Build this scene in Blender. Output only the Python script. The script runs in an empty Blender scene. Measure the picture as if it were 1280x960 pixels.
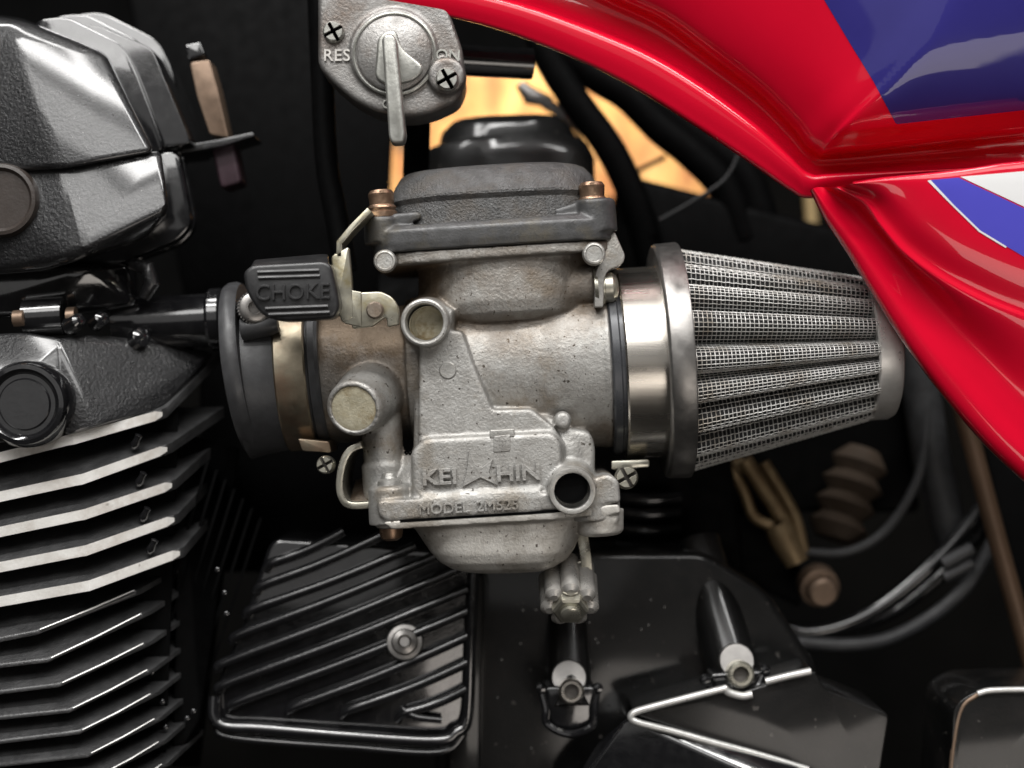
import bpy, bmesh, math, random
from mathutils import Vector, Matrix
from mathutils.bvhtree import BVHTree
random.seed(4)
S = 0.00022                 # metres per authoring unit
D = 1900.0                  # camera distance to the bore axis plane (authoring units)
sc = bpy.context.scene
COL = sc.collection
PI = math.pi

# ------------------------------------------------------------------ camera
cam = bpy.data.cameras.new('camera'); camo = bpy.data.objects.new('camera', cam); COL.objects.link(camo)
camo.location = (0, -D*S, 0); camo.rotation_euler = (PI/2, 0, 0)
cam.sensor_width = 36; cam.lens = 18/(640.0/D)
cam.clip_start = 0.01; cam.clip_end = 20
cam.dof.use_dof = True; cam.dof.focus_distance = (D-120)*S; cam.dof.aperture_fstop = 6.3
sc.camera = camo
# ------------------------------------------------------------------ world / view
w = bpy.data.worlds.new('World'); sc.world = w; w.use_nodes = True
w.node_tree.nodes['Background'].inputs[0].default_value = (1.0, .95, .9, 1)
w.node_tree.nodes['Background'].inputs[1].default_value = 0.012
sc.view_settings.view_transform = 'Standard'; sc.view_settings.look = 'None'
sc.view_settings.gamma = 1; sc.view_settings.exposure = 0.12
sc.render.engine = 'CYCLES'
sc.cycles.max_bounces = 8; sc.cycles.caustics_reflective = False; sc.cycles.caustics_refractive = False
sc.cycles.use_denoising = True
# ------------------------------------------------------------------ lamps (workshop strip lights above the bike, plus added low and front fills)
def area(name, loc, target, sx, sy, power, col):
    l = bpy.data.lights.new(name, 'AREA'); l.shape = 'RECTANGLE'; l.size = sx; l.size_y = sy
    l.energy = power; l.color = col
    o = bpy.data.objects.new(name, l); COL.objects.link(o); o.location = loc
    o.rotation_euler = (Vector(target)-Vector(loc)).to_track_quat('-Z', 'Y').to_euler()
    return o
area('strip_light', (0.05, -0.50, 0.72), (0.0, 0, 0), 1.1, 0.09, 7.5, (1, .985, .965))
area('strip_light.001', (-0.30, -0.18, 0.75), (-0.02, 0.0, 0), 0.8, 0.06, 3.2, (1, .985, .965))
area('ceiling_panel_light', (-0.05, -0.85, 0.62), (0.0, 0, 0), 1.0, 0.30, 4.5, (1, .985, .965))
area('low_warm_fill', (0.35, -0.9, -0.38), (0.02, 0, -0.03), 0.5, 0.30, 1.1, (1, .92, .84))  # added warm fill standing in for light thrown back by the surroundings
area('front_fill_light', (-0.35, -1.3, 0.36), (-0.05, 0, 0), 1.0, 0.9, 1.0, (1, .98, .96))  # added weak fill for the room's general front brightness, not a wall lamp

# ------------------------------------------------------------------ helpers
def kk(y): return (D+y)/D
def P(px, py, y=0.0):
    return Vector(((px-640)*kk(y), y, (480-py)*kk(y)))
def rp(pts, r, n=4):
    """round the corners of a 2-D outline (r may be a list)"""
    out = []; m = len(pts)
    for i in range(m):
        a = Vector(pts[i-1][:2]); b = Vector(pts[i][:2]); c = Vector(pts[(i+1) % m][:2])
        rr = r[i] if isinstance(r, (list, tuple)) else r
        la = (a-b).length; lc = (c-b).length
        q = min(rr, la*.48, lc*.48)
        if q < .3: out.append(tuple(b)); continue
        p0 = b+(a-b)*(q/la); p2 = b+(c-b)*(q/lc)
        for k in range(n+1):
            t = k/n
            p = p0*(1-t)**2+b*2*t*(1-t)+p2*t*t
            out.append((p.x, p.y))
    return out
def circ(cx, cy, r, n=32, ry=None):
    ry = ry or r
    return [(cx+r*math.cos(2*PI*i/n), cy+ry*math.sin(2*PI*i/n)) for i in range(n)]
def cr(pts, n):
    """Catmull-Rom through points (tuples of any size), n samples per span"""
    out = []; m = len(pts)
    V = [Vector(p) for p in pts]
    for i in range(m-1):
        p0 = V[i-1] if i > 0 else V[0]*2-V[1]
        p1, p2 = V[i], V[i+1]
        p3 = V[i+2] if i+2 < m else V[-1]*2-V[-2]
        for k in range(n):
            t = k/n
            out.append(0.5*((2*p1)+(p2-p0)*t+(2*p0-5*p1+4*p2-p3)*t*t+(3*p1-p0-3*p2+p3)*t*t*t))
    out.append(V[-1].copy())
    return out
def frame(d):
    d = Vector(d).normalized()
    up = Vector((0, 0, 1)) if abs(d.z) < .9 else Vector((0, 1, 0))
    a = d.cross(up).normalized(); b = d.cross(a).normalized()
    return d, a, b

class M:
    def __init__(s): s.bm = bmesh.new(); s.mi = 0
    def _add(s, o):
        
        for f in o.faces: f.material_index = s.mi
        me = bpy.data.meshes.new('tmp'); o.to_mesh(me); o.free(); s.bm.from_mesh(me); bpy.data.meshes.remove(me)
        return s
    def prism(s, pts, yf, yb, bev=0, seg=3, yp=None, shrink=1.0):
        yp = yf if yp is None else yp
        b = bmesh.new()
        pp = [P(x, y, yp) for x, y in pts]
        c = sum(pp, Vector())/len(pp)
        f = [b.verts.new((p.x, yf, p.z)) for p in pp]
        g = [b.verts.new((c.x+(p.x-c.x)*shrink, yb, c.z+(p.z-c.z)*shrink)) for p in pp]
        n = len(pp)
        ff = b.faces.new(f); b.faces.new(g[::-1])
        for i in range(n): b.faces.new((f[i], f[i-1], g[i-1], g[i]))
        bmesh.ops.recalc_face_normals(b, faces=b.faces)
        if bev:
            bmesh.ops.bevel(b, geom=list(ff.edges), offset=bev, segments=seg, profile=.5, affect='EDGES', clamp_overlap=True)
        return s._add(b)
    def hull(s, pts, bev=0, seg=2):
        b = bmesh.new()
        for p in pts: b.verts.new(p)
        r = bmesh.ops.convex_hull(b, input=b.verts)
        bmesh.ops.delete(b, geom=[v for v in b.verts if not v.link_faces], context='VERTS')
        bmesh.ops.dissolve_limit(b, angle_limit=.02, verts=b.verts, edges=b.edges)
        bmesh.ops.recalc_face_normals(b, faces=b.faces)
        if bev:
            bmesh.ops.bevel(b, geom=list(b.edges), offset=bev, segments=seg, profile=.5, affect='EDGES', clamp_overlap=True)
        return s._add(b)
    def lathe(s, p0, d, prof, n=40, sa=1.0, sb=1.0, cap=True):
        d, a, b_ = frame(d); p0 = Vector(p0)
        b = bmesh.new(); rings = []
        for t, r in prof:
            if r < 1e-4: rings.append([b.verts.new(p0+d*t)])
            else: rings.append([b.verts.new(p0+d*t+(a*sa*math.cos(2*PI*i/n)+b_*sb*math.sin(2*PI*i/n))*r) for i in range(n)])
        for q, r in zip(rings, rings[1:]):
            for i in range(n):
                if len(q) == 1 and len(r) == 1: continue
                if len(q) == 1: b.faces.new((q[0], r[i], r[i-1]))
                elif len(r) == 1: b.faces.new((q[i-1], q[i], r[0]))
                else: b.faces.new((q[i-1], q[i], r[i], r[i-1]))
        if cap:
            if len(rings[0]) > 1: b.faces.new(rings[0])
            if len(rings[-1]) > 1: b.faces.new(rings[-1])
        bmesh.ops.recalc_face_normals(b, faces=b.faces)
        return s._add(b)
    def tube(s, pts, r, n=14, cap=True, flat=1.0):
        pts = [Vector(p) for p in pts]; m = len(pts)
        b = bmesh.new(); rings = []; prev = None
        for i, p in enumerate(pts):
            t = (pts[min(i+1, m-1)]-pts[max(i-1, 0)]).normalized()
            if prev is None: _, a, _2 = frame(t)
            else: a = (prev-t*prev.dot(t)).normalized()
            prev = a; c = t.cross(a)
            rr = r[i] if isinstance(r, (list, tuple)) else r
            rings.append([b.verts.new(p+(a*math.cos(2*PI*k/n)*flat+c*math.sin(2*PI*k/n))*rr) for k in range(n)])
        for q, u in zip(rings, rings[1:]):
            for i in range(n): b.faces.new((q[i-1], q[i], u[i], u[i-1]))
        if cap: b.faces.new(rings[0]); b.faces.new(rings[-1])
        bmesh.ops.recalc_face_normals(b, faces=b.faces)
        return s._add(b)
    def vloft(s, levels, n=48, cap=True):
        """levels: (xl,yl,xr,yr, yfront, yback, exponent, yp): rounded sections stacked up the picture"""
        b = bmesh.new(); rings = []
        for xl, yl, xr, yr, yf, yb, e, yp in levels:
            L = P(xl, yl, yp); R = P(xr, yr, yp); L.y = R.y = 0
            c = (L+R)/2; u = (R-L)/2; cy = (yf+yb)/2; hy = (yb-yf)/2
            ring = []
            for i in range(n):
                a = 2*PI*i/n; ca, sa = math.cos(a), math.sin(a)
                fx = math.copysign(abs(ca)**(2/e), ca); fy = math.copysign(abs(sa)**(2/e), sa)
                ring.append(b.verts.new(c+u*fx+Vector((0, cy+hy*fy, 0))))
            rings.append(ring)
        for q, u in zip(rings, rings[1:]):
            for i in range(n): b.faces.new((q[i-1], q[i], u[i], u[i-1]))
        if cap: b.faces.new(rings[0]); b.faces.new(rings[-1])
        bmesh.ops.recalc_face_normals(b, faces=b.faces)
        return s._add(b)
    def grid(s, rows):
        b = bmesh.new()
        vs = [[b.verts.new(p) for p in r] for r in rows]
        for q, u in zip(vs, vs[1:]):
            for i in range(len(q)-1): b.faces.new((q[i], q[i+1], u[i+1], u[i]))
        bmesh.ops.recalc_face_normals(b, faces=b.faces)
        return s._add(b)
    def ribbon(s, path, th, yf, yb, bev=0, yp=None):
        """strip of given thickness following a picture path, extruded in depth"""
        V = [Vector(p) for p in path]; m = len(V); A = []; B = []
        for i in range(m):
            t = (V[min(i+1, m-1)]-V[max(i-1, 0)]).normalized(); nrm = Vector((-t.y, t.x))*th/2
            A.append(tuple(V[i]+nrm)); B.append(tuple(V[i]-nrm))
        return s.prism(A+B[::-1], yf, yb, bev, 2, yp)

roots = {}
def wl(o):
    v = Vector()
    while o is not None: v = v+o.location; o = o.parent
    return v
def obj(name, m, mat, parent=None, smooth=34, loc=None, label=None):
    me = bpy.data.meshes.new(name)
    bm = m.bm
    bmesh.ops.scale(bm, vec=(S, S, S), verts=bm.verts)
    if parent is not None: off = wl(parent)
    else:
        if loc is None:
            xs = [v.co for v in bm.verts]
            off = Vector(((min(p.x for p in xs)+max(p.x for p in xs))/2, (min(p.y for p in xs)+max(p.y for p in xs))/2, min(p.z for p in xs)))
        else: off = loc*S
    bmesh.ops.translate(bm, vec=-off, verts=bm.verts)
    if smooth:
        for f in bm.faces: f.smooth = True
        for e in bm.edges:
            if len(e.link_faces) == 2:
                e.smooth = e.calc_face_angle(3.2) < math.radians(smooth)
    bm.to_mesh(me); bm.free()
    mats = mat if isinstance(mat, (list, tuple)) else [mat]
    for q in mats: me.materials.append(q)
    o = bpy.data.objects.new(name, me); COL.objects.link(o)
    if parent is not None: o.parent = parent
    else: o.location = off
    if label: o['label'] = label
    return o
def tag(o, label, cat=None, group=None, kind=None):
    o['label'] = label
    if cat: o['category'] = cat
    if group: o['group'] = group
    if kind: o['kind'] = kind
    return o
def thing(name, base, label, cat, group=None):
    o = bpy.data.objects.new(name, None); COL.objects.link(o); o.location = base*S
    o.empty_display_size = .01
    return tag(o, label, cat, group)
def cast(o, vox=0.00045, it=3, fac=.5):
    r = o.modifiers.new('fuse', 'REMESH'); r.mode = 'VOXEL'; r.voxel_size = vox; r.use_smooth_shade = True
    q = o.modifiers.new('soften', 'SMOOTH'); q.factor = fac; q.iterations = it
    return o
def text(name, body, size, px, py, y, rot, depth, mat, parent, bevel=0.0, sx=1.0, spacing=1.0, shear=0.0, offset=0.0):
    cu = bpy.data.curves.new(name, 'FONT'); cu.body = body; cu.size = size; cu.extrude = depth/2
    cu.align_x = 'CENTER'; cu.align_y = 'CENTER'; cu.bevel_depth = bevel; cu.space_character = spacing; cu.resolution_u = 3
    cu.shear = shear; cu.offset = offset
    t = bpy.data.objects.new('tmp', cu); COL.objects.link(t)
    me = bpy.data.meshes.new_from_object(t)
    bpy.data.objects.remove(t); bpy.data.curves.remove(cu)
    m = M(); m.bm.from_mesh(me); bpy.data.meshes.remove(me)
    c = P(px, py, y); ca, sa = math.cos(rot), math.sin(rot)
    for v in m.bm.verts:
        x, yy, z = v.co.x*sx, v.co.y, v.co.z
        v.co = Vector((c.x+x*ca-yy*sa, c.y-z, c.z+x*sa+yy*ca))
    return obj(name, m, mat, parent, smooth=30)

# ------------------------------------------------------------------ materials
def mat(name, c1, c2=None, metal=0.0, rough=.5, scale=400, bump=0.0, bscale=1500, coat=0.0, rvar=0.1, c3=None, thr=(.45, .6), coat_r=.05, aniso=None, detail=4, spots=None, c3scale=None, spec=.5):
    m = bpy.data.materials.new(name); m.use_nodes = True
    nt = m.node_tree; N = nt.nodes; L = nt.links
    b = N['Principled BSDF']
    b.inputs['Metallic'].default_value = metal; b.inputs['Roughness'].default_value = rough
    b.inputs['Coat Weight'].default_value = coat; b.inputs['Coat Roughness'].default_value = coat_r
    b.inputs['Specular IOR Level'].default_value = spec
    tc = N.new('ShaderNodeTexCoord')
    vec = tc.outputs['Object']
    if aniso:
        mp = N.new('ShaderNodeMapping'); mp.inputs['Scale'].default_value = aniso
        L.new(vec, mp.inputs['Vector']); vec = mp.outputs['Vector']
    def noise(sca, det=4, rgh=.6):
        n = N.new('ShaderNodeTexNoise'); n.inputs['Scale'].default_value = sca; n.inputs['Detail'].default_value = det
        n.inputs['Roughness'].default_value = rgh; L.new(vec, n.inputs['Vector']); return n.outputs['Fac']
    def ramp(f, a, bb, ca, cb):
        r = N.new('ShaderNodeValToRGB'); r.color_ramp.elements[0].position = a; r.color_ramp.elements[1].position = bb
        r.color_ramp.elements[0].color = (*ca, 1); r.color_ramp.elements[1].color = (*cb, 1)
        L.new(f, r.inputs[0]); return r.outputs[0]
    def mix(f, a, bb):
        x = N.new('ShaderNodeMix'); x.data_type = 'RGBA'
        L.new(f, x.inputs[0]); L.new(a, x.inputs[6]); L.new(bb, x.inputs[7]); return x.outputs[2]
    c2 = c2 or tuple(min(1, v*.75) for v in c1)
    col = ramp(noise(scale, detail), thr[0]-.12, thr[1]+.12, c2, c1)
    if c3:
        f = ramp(noise(c3scale or scale*.35, 5, .65), thr[0]+.03, thr[1]+.06, (0, 0, 0), (1, 1, 1))
        rgb = N.new('ShaderNodeRGB'); rgb.outputs[0].default_value = (*c3, 1)
        col = mix(f, col, rgb.outputs[0])
    if spots:
        f = ramp(noise(spots[0], 2, .5), spots[1], spots[1]+.05, (0, 0, 0), (1, 1, 1))
        rgb = N.new('ShaderNodeRGB'); rgb.outputs[0].default_value = (*spots[2], 1)
        col = mix(f, col, rgb.outputs[0])
    L.new(col, b.inputs['Base Color'])
    if rvar:
        mr = N.new('ShaderNodeMapRange'); mr.inputs['To Min'].default_value = max(.02, rough-rvar); mr.inputs['To Max'].default_value = min(1, rough+rvar)
        mr.inputs['From Min'].default_value = .3; mr.inputs['From Max'].default_value = .7
        L.new(noise(scale*.8, 3), mr.inputs['Value']); L.new(mr.outputs[0], b.inputs['Roughness'])
    if bump:
        bp = N.new('ShaderNodeBump'); bp.inputs['Strength'].default_value = bump; bp.inputs['Distance'].default_value = .0004
        L.new(noise(bscale, 5, .6), bp.inputs['Height']); L.new(bp.outputs[0], b.inputs['Normal'])
    return m

ALU_L = mat('clean_cast_aluminium', (.56, .555, .53), (.42, .41, .385), .65, .42, 260, .35, 1400, c3=(.33, .29, .24), thr=(.5, .65), c3scale=90, spots=(1100, .72, (.10, .09, .08)))
def grime(m):
    """oily brown film on the recessed casting, wiped off the proud faces"""
    nt = m.node_tree; N = nt.nodes; L = nt.links; b = N['Principled BSDF']
    src = b.inputs['Base Color'].links[0].from_socket
    tc = N.new('ShaderNodeTexCoord'); sx = N.new('ShaderNodeSeparateXYZ'); L.new(tc.outputs['Object'], sx.inputs[0])
    n = N.new('ShaderNodeTexNoise'); n.inputs['Scale'].default_value = 55; n.inputs['Detail'].default_value = 6; n.inputs['Roughness'].default_value = .65
    L.new(tc.outputs['Object'], n.inputs['Vector'])
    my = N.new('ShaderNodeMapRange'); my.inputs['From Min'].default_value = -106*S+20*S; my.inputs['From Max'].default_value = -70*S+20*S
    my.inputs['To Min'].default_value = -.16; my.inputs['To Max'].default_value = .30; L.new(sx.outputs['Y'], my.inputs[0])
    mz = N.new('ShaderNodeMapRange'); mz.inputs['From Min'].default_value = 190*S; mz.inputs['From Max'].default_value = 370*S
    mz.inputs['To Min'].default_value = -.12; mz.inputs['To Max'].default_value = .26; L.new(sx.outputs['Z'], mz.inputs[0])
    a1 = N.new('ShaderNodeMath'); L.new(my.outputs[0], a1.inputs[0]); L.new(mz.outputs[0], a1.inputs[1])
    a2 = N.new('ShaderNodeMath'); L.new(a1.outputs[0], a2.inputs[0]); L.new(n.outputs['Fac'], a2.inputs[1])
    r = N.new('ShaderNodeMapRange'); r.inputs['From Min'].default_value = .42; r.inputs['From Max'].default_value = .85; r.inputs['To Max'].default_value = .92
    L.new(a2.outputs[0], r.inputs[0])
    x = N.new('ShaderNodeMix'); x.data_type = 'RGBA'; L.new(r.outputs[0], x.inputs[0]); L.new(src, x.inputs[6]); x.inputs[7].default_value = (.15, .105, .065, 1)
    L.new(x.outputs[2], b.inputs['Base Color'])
ALU = mat('cast_aluminium', (.50, .495, .475), (.37, .36, .34), .6, .5, 260, .55, 1300, c3=(.29, .26, .22), thr=(.5, .62), c3scale=70, spots=(800, .668, (.07, .06, .05)))
grime(ALU)
BOWL = mat('bowl_aluminium', (.68, .66, .62), (.54, .52, .48), .5, .5, 160, .4, 1500, spots=(800, .67, (.12, .105, .09)), c3=(.34, .31, .27), c3scale=70)
ALU_B = mat('browned_aluminium', (.36, .32, .27), (.20, .15, .11), .75, .4, 220, .35, 1400, c3=(.16, .11, .07), c3scale=60, spots=(900, .68, (.05, .04, .03)))
CAPM = mat('wrinkle_black_cap', (.15, .15, .15), (.085, .084, .083), .35, .45, 300, 1.4, 1500, c3=(.12, .11, .10), c3scale=120)
FLG = mat('dark_grey_flange', (.105, .105, .107), (.07, .07, .07), .4, .42, 300, .25, 1600, c3=(.11, .10, .08), c3scale=100)
ZINC = mat('yellow_zinc_plate', (.56, .54, .45), (.44, .42, .34), .85, .35, 300, .12, 900, c3=(.38, .33, .2), c3scale=150)
ZINC_W = mat('pale_zinc_plate', (.66, .64, .55), (.5, .48, .40), .85, .33, 300, .1, 900)
CREAM = mat('cream_oxide', (.64, .60, .46), (.48, .43, .30), .3, .55, 500, .4, 1500, c3=(.30, .22, .11), c3scale=180)
COPPER = mat('brown_screw', (.42, .28, .19), (.28, .18, .12), .85, .35, 500, .2, 1200)
STEEL = mat('polished_steel', (.74, .70, .64), (.66, .62, .56), 1.0, .28, 200, .05, 500, rvar=.06, aniso=(.05, 1, 1))
DSTEEL = mat('dull_steel', (.36, .345, .33), (.28, .27, .26), .9, .36, 300, .06, 900, rvar=.08)
WIRE = mat('steel_wire', (.90, .89, .87), (.7, .69, .66), .35, .36, 300, 0, rvar=.08, c3=(.40, .34, .27), c3scale=60, thr=(.5, .62))
MEDIA = mat('filter_media', (.035, .035, .035), (.02, .02, .02), 0, .8, 800, .5, 2500)
RUBBER = mat('grey_black_rubber', (.045, .046, .048), (.03, .03, .031), 0, .5, 300, .15, 1200)
GRIP = mat('black_grip', (.024, .024, .025), (.016, .016, .017), 0, .38, 300, .15, 1500, coat=.3, coat_r=.2)
RUBBER_S = mat('satin_rubber', (.06, .061, .064), (.04, .04, .042), 0, .42, 300, .12, 1500)
OLIVE = mat('olive_clamp', (.36, .32, .24), (.27, .23, .17), .9, .38, 250, .1, 700, c3=(.33, .24, .17), c3scale=80)
BLK = mat('glossy_black_paint', (.012, .012, .013), (.007, .007, .008), 0, .18, 300, .12, 600, coat=1.0, coat_r=.05)
BLK.node_tree.nodes['Principled BSDF'].inputs['Coat IOR'].default_value = 1.7
BLK_T = mat('textured_black_paint', (.016, .016, .017), (.010, .010, .011), 0, .34, 300, 1.0, 1100, coat=1.0, coat_r=.13, spots=(900, .70, (.12, .12, .12)))
FINM = mat('fin_black', (.065, .065, .066), (.03, .03, .031), 0, .42, 260, .9, 1400, coat=.6, coat_r=.1)
BLK_M = mat('satin_black_case', (.009, .009, .009), (.005, .005, .005), 0, .36, 60, .3, 1600, spots=(420, .70, (.07, .065, .06)), coat=.7, coat_r=.10, c3=(.018, .016, .015), c3scale=35, spec=.25)
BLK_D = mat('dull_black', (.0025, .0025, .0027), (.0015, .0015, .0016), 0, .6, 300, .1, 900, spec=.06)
KNOB = mat('pale_knob', (.72, .70, .66), (.5, .48, .45), .6, .3, 250, .1, 900)
DIRT_SHADE = mat('slot_grime_shade', (.11, .10, .09), None, 0, .7, 400)  # slot dirt, and the socket recesses' shade put into the colour
BARE = mat('bare_fin_edge', (.90, .885, .85), (.72, .70, .66), .1, .42, 160, .25, 1500, c3=(.62, .58, .53), c3scale=110, spots=(260, .72, (.25, .22, .19)))
EDGE = mat('worn_highlight_metal', (.75, .74, .72), (.6, .6, .58), .6, .35, 300, .1, 900)  # bright strip for rim wear and for highlights built as shape
BRONZE = mat('bronze_brown', (.30, .21, .15), (.20, .14, .10), .6, .4, 200, .1, 900)
TAN = mat('tan_plated', (.34, .25, .14), (.22, .15, .08), .6, .42, 200, .1, 900)
RED = mat('red_paint', (.66, .003, .026), (.62, .003, .024), 0, .3, 60, coat=1.0, coat_r=.03, rvar=0, spec=.15, bump=.06, bscale=45)
BLUE = mat('blue_stripe', (.032, .028, .19), (.029, .025, .175), 0, .3, 60, .04, 60, coat=1.0, coat_r=.03, rvar=0, spec=.15)
WHITE = mat('white_stripe', (.80, .80, .80), (.78, .78, .78), 0, .3, 60, 0, coat=1.0, coat_r=.03, rvar=0, spec=.15)
PETC = mat('petcock_zinc', (.33, .325, .315), (.22, .21, .20), .7, .42, 250, .4, 1300, c3=(.15, .12, .10), c3scale=60)
PETL = mat('petcock_lever', (.46, .46, .43), (.36, .36, .33), .75, .38, 250, .15, 1200)
PAINTW = mat('white_letter_paint', (.70, .68, .64), (.5, .48, .45), 0, .6, 900, .2, 1500)
WOOD = mat('pale_wood', (.66, .42, .17), (.50, .28, .09), 0, .6, 60, .1, 200, aniso=(1, 1, .5), c3=(.34, .14, .05), c3scale=42, thr=(.44, .54), spots=(80, .62, (.10, .06, .03)))
WALLM = mat('dark_wall', (.006, .006, .006), (.004, .004, .004), 0, .9, 20, 0, spec=0)

AX = Vector((math.cos(math.radians(3.6)), 0, math.sin(math.radians(3.6))))
UPV = Vector((-AX.z, 0, AX.x))
Yd = Vector((0, -1, 0))

# ================================================================== BACK OF THE SCENE
m = M(); m.prism([(-900, -900), (2200, -900), (2200, 1900), (-900, 1900)], 2600, 2640)
tag(obj('dark_wall', m, WALLM, smooth=0), 'dark unlit wall of the workshop behind the motorcycle', None, None, 'structure')
m = M(); m.prism([(470, 70), (700, 75), (760, 100), (885, 180), (885, 246), (780, 250), (470, 250)], 1500, 1530, 4)
tag(obj('wooden_board', m, WOOD, smooth=0), 'pale yellow wooden board seen through the gaps above the carburetor', 'board')
sp = bpy.data.lights.new('board_lamp', 'SPOT'); sp.energy = 4.6; sp.color = (1, .80, .52); sp.spot_size = math.radians(70); sp.spot_blend = .4; sp.shadow_soft_size = .03
spo = bpy.data.objects.new('board_lamp', sp); COL.objects.link(spo)
spo.location = P(640, -380, 900)*S
spo.rotation_euler = (P(680, 160, 1500)*S-spo.location).to_track_quat('-Z', 'Y').to_euler()
m = M(); m.tube([P(x, y, 900) for x, y in ((1012, 240), (1017, 300), (1010, 360))], 11)  # strip of wood seen through the gap, built as an upright tube
tag(obj('tan_wood_strip', m, mat('tan_wood_strip', (.42, .30, .14), None, 0, .5, 80)), 'tan wood seen through the dark gap above the filter tip, built as a tube', 'hose')

# second carburettor of the bank behind
rc = thing('rear_carburetor', P(630, 330, 330), 'dark carburetor of the bank half hidden behind the front one', 'carburetor')
m = M(); m.vloft([(545, 300, 745, 300, 200, 480, 4, 330), (530, 215, 742, 205, 200, 480, 4, 330), (533, 196, 735, 186, 205, 475, 3.2, 330), (548, 188, 722, 178, 215, 465, 3, 330), (552, 172, 716, 166, 220, 460, 3, 330), (563, 160, 706, 154, 240, 440, 3, 330)])
obj('vacuum_cap', m, BLK_M, rc)
m = M(); m.lathe(P(480, 400, 330), AX, [(0, 70), (230, 80)]); obj('body', m, BLK_D, rc)
# wood/silver linkage bit catching light in the gap
m = M(); m.tube([P(650, 105, 420), P(662, 120, 420), P(690, 128, 420)], [8, 14, 8]).tube([P(665, 118, 420), P(700, 140, 420), P(740, 205, 430)], [9, 10, 9])
tag(obj('linkage_rod', m, DSTEEL), 'grey link rod end against the yellow wood gap', 'link rod')
m = M(); m.tube(cr([tuple(P(x, y, 300)) for x, y in ((655, -20), (680, 60), (715, 120), (765, 190), (800, 270), (815, 340))], 6), 22)
tag(obj('frame_tube', m, BLK_D), 'black diagonal frame tube crossing in front of the yellow wood', 'frame tube')
m = M()
m.tube(cr([tuple(P(x, y, 350)) for x, y in ((700, 60), (745, 95), (785, 120), (825, 160), (862, 190), (905, 235), (930, 300))], 6), 24)
m.tube(cr([tuple(P(x, y, 380)) for x, y in ((760, 70), (800, 115), (870, 170), (930, 220), (960, 300))], 6), 26)
tag(obj('wiring_loom', m, BLK_D), 'black wiring loom bunched under the tank edge', 'wiring')
m = M(); m.tube([P(832, 196, 500), P(800, 212, 500), P(770, 222, 500)], 4)
tag(obj('thin_cable', m, BLK_D), 'thin black cable crossing the right yellow gap', 'cable')
m = M(); m.hull([P(x, y, z) for x, y in ((770, 216), (880, 250), (1100, 300), (1150, 640), (820, 640), (760, 420)) for z in (330, 620)], 12)
tag(obj('airbox', m, BLK_D), 'black airbox filling the dark space behind the filter', 'airbox')
m = M(); m.tube(cr([tuple(P(x, y, 260)) for x, y in ((925, 190), (905, 225), (860, 255), (825, 275))], 5), 2.5)
tag(obj('thin_wire', m, RUBBER), 'thin dark wire curving under the tank edge', 'wire')
# petcock outlet tube
m = M(); m.tube([P(560, 74, 40), P(665, 80, 60)], 20)
tag(obj('fuel_outlet', m, BLK), 'short black tube running behind the fuel tap', 'tube')
# black clutch cable
m = M(); m.tube(cr([tuple(P(x, y, 60)) for x, y in ((396, -60), (402, 80), (408, 200), (420, 270), (432, 340))], 6), 15)
tag(obj('clutch_cable', m, BLK_D), 'glossy black cable hanging above the choke lever', 'cable')

# ================================================================== ENGINE LEFT: head cover, head, cylinder
hc = thing('head_cover', P(60, 330, 0), 'glossy black cam cover with stepped ribs above the fins', 'engine cover')
m = M()
m.hull([P(x, y, z) for x, y, z in ((-60, 34, -30), (14, 36, -55), (76, 212, -102), (-60, 216, -74), (-60, 12, 0), (30, 26, -40), (131, 66, -52), (193, 190, -84), (-60, 218, 0), (28, 22, 40), (135, 68, 40), (196, 190, 40))], 9, 4)
obj('end_face', m, BLK_T, hc)
def rib_outline(dx, dy):
    return [(20+dx, 30+dy), (60+dx, 26+dy), (132+dx, 62+dy), (150+dx, 100+dy), (194+dx*.6, 188), (60, 206)]
for i, (dx, dy, yf) in enumerate(((22, -6, 5), (44, -10, 45), (66, -12, 85))):
    m = M(); m.prism(rp(rib_outline(dx, dy), 14), yf, yf+16, 3, 2)
    obj('rib', m, BLK, hc)
m = M(); m.prism(rp([(40, 40), (120, 30), (190, 60), (240, 180), (60, 200)], 10), 20, 160, 2); obj('core', m, BLK, hc)
hd = thing('cylinder_head', P(100, 545, 20), 'black rough cast cylinder head between cam cover and fins', 'engine part')
m = M()
m.hull([P(x, y, z) for x, y, z in ((-60, 213, -64), (74, 209, -86), (98, 318, -106), (60, 338, -80), (-60, 345, -70), (201, 188, -74), (211, 262, -88), (182, 298, -60), (100, 326, -60), (-60, 222, 40), (205, 197, 40), (212, 270, 40), (180, 300, 40), (-60, 350, 40))], 9, 4)
obj('upper_casting', m, BLK_T, hd)
m = M(); m.prism(rp([(60, 212), (222, 188), (240, 280), (222, 300), (150, 330), (60, 340)], 14), 10, 28, 3, 2)
m.prism(rp([(60, 208), (228, 186), (246, 282), (228, 305), (150, 335), (60, 340)], 14), 50, 66, 3, 2)
obj('rib', m, BLK, hd)
# round recess boss at far left
m = M(); m.lathe(P(2, 250, -92), Yd, [(-12, 44), (0, 44), (6, 42), (7, 38), (2, 34), (2, 0)], 40); obj('round_boss', m, mat('brown_gloss', (.05, .04, .035), None, 0, .4, 200, .2, 900), hd)
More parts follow.
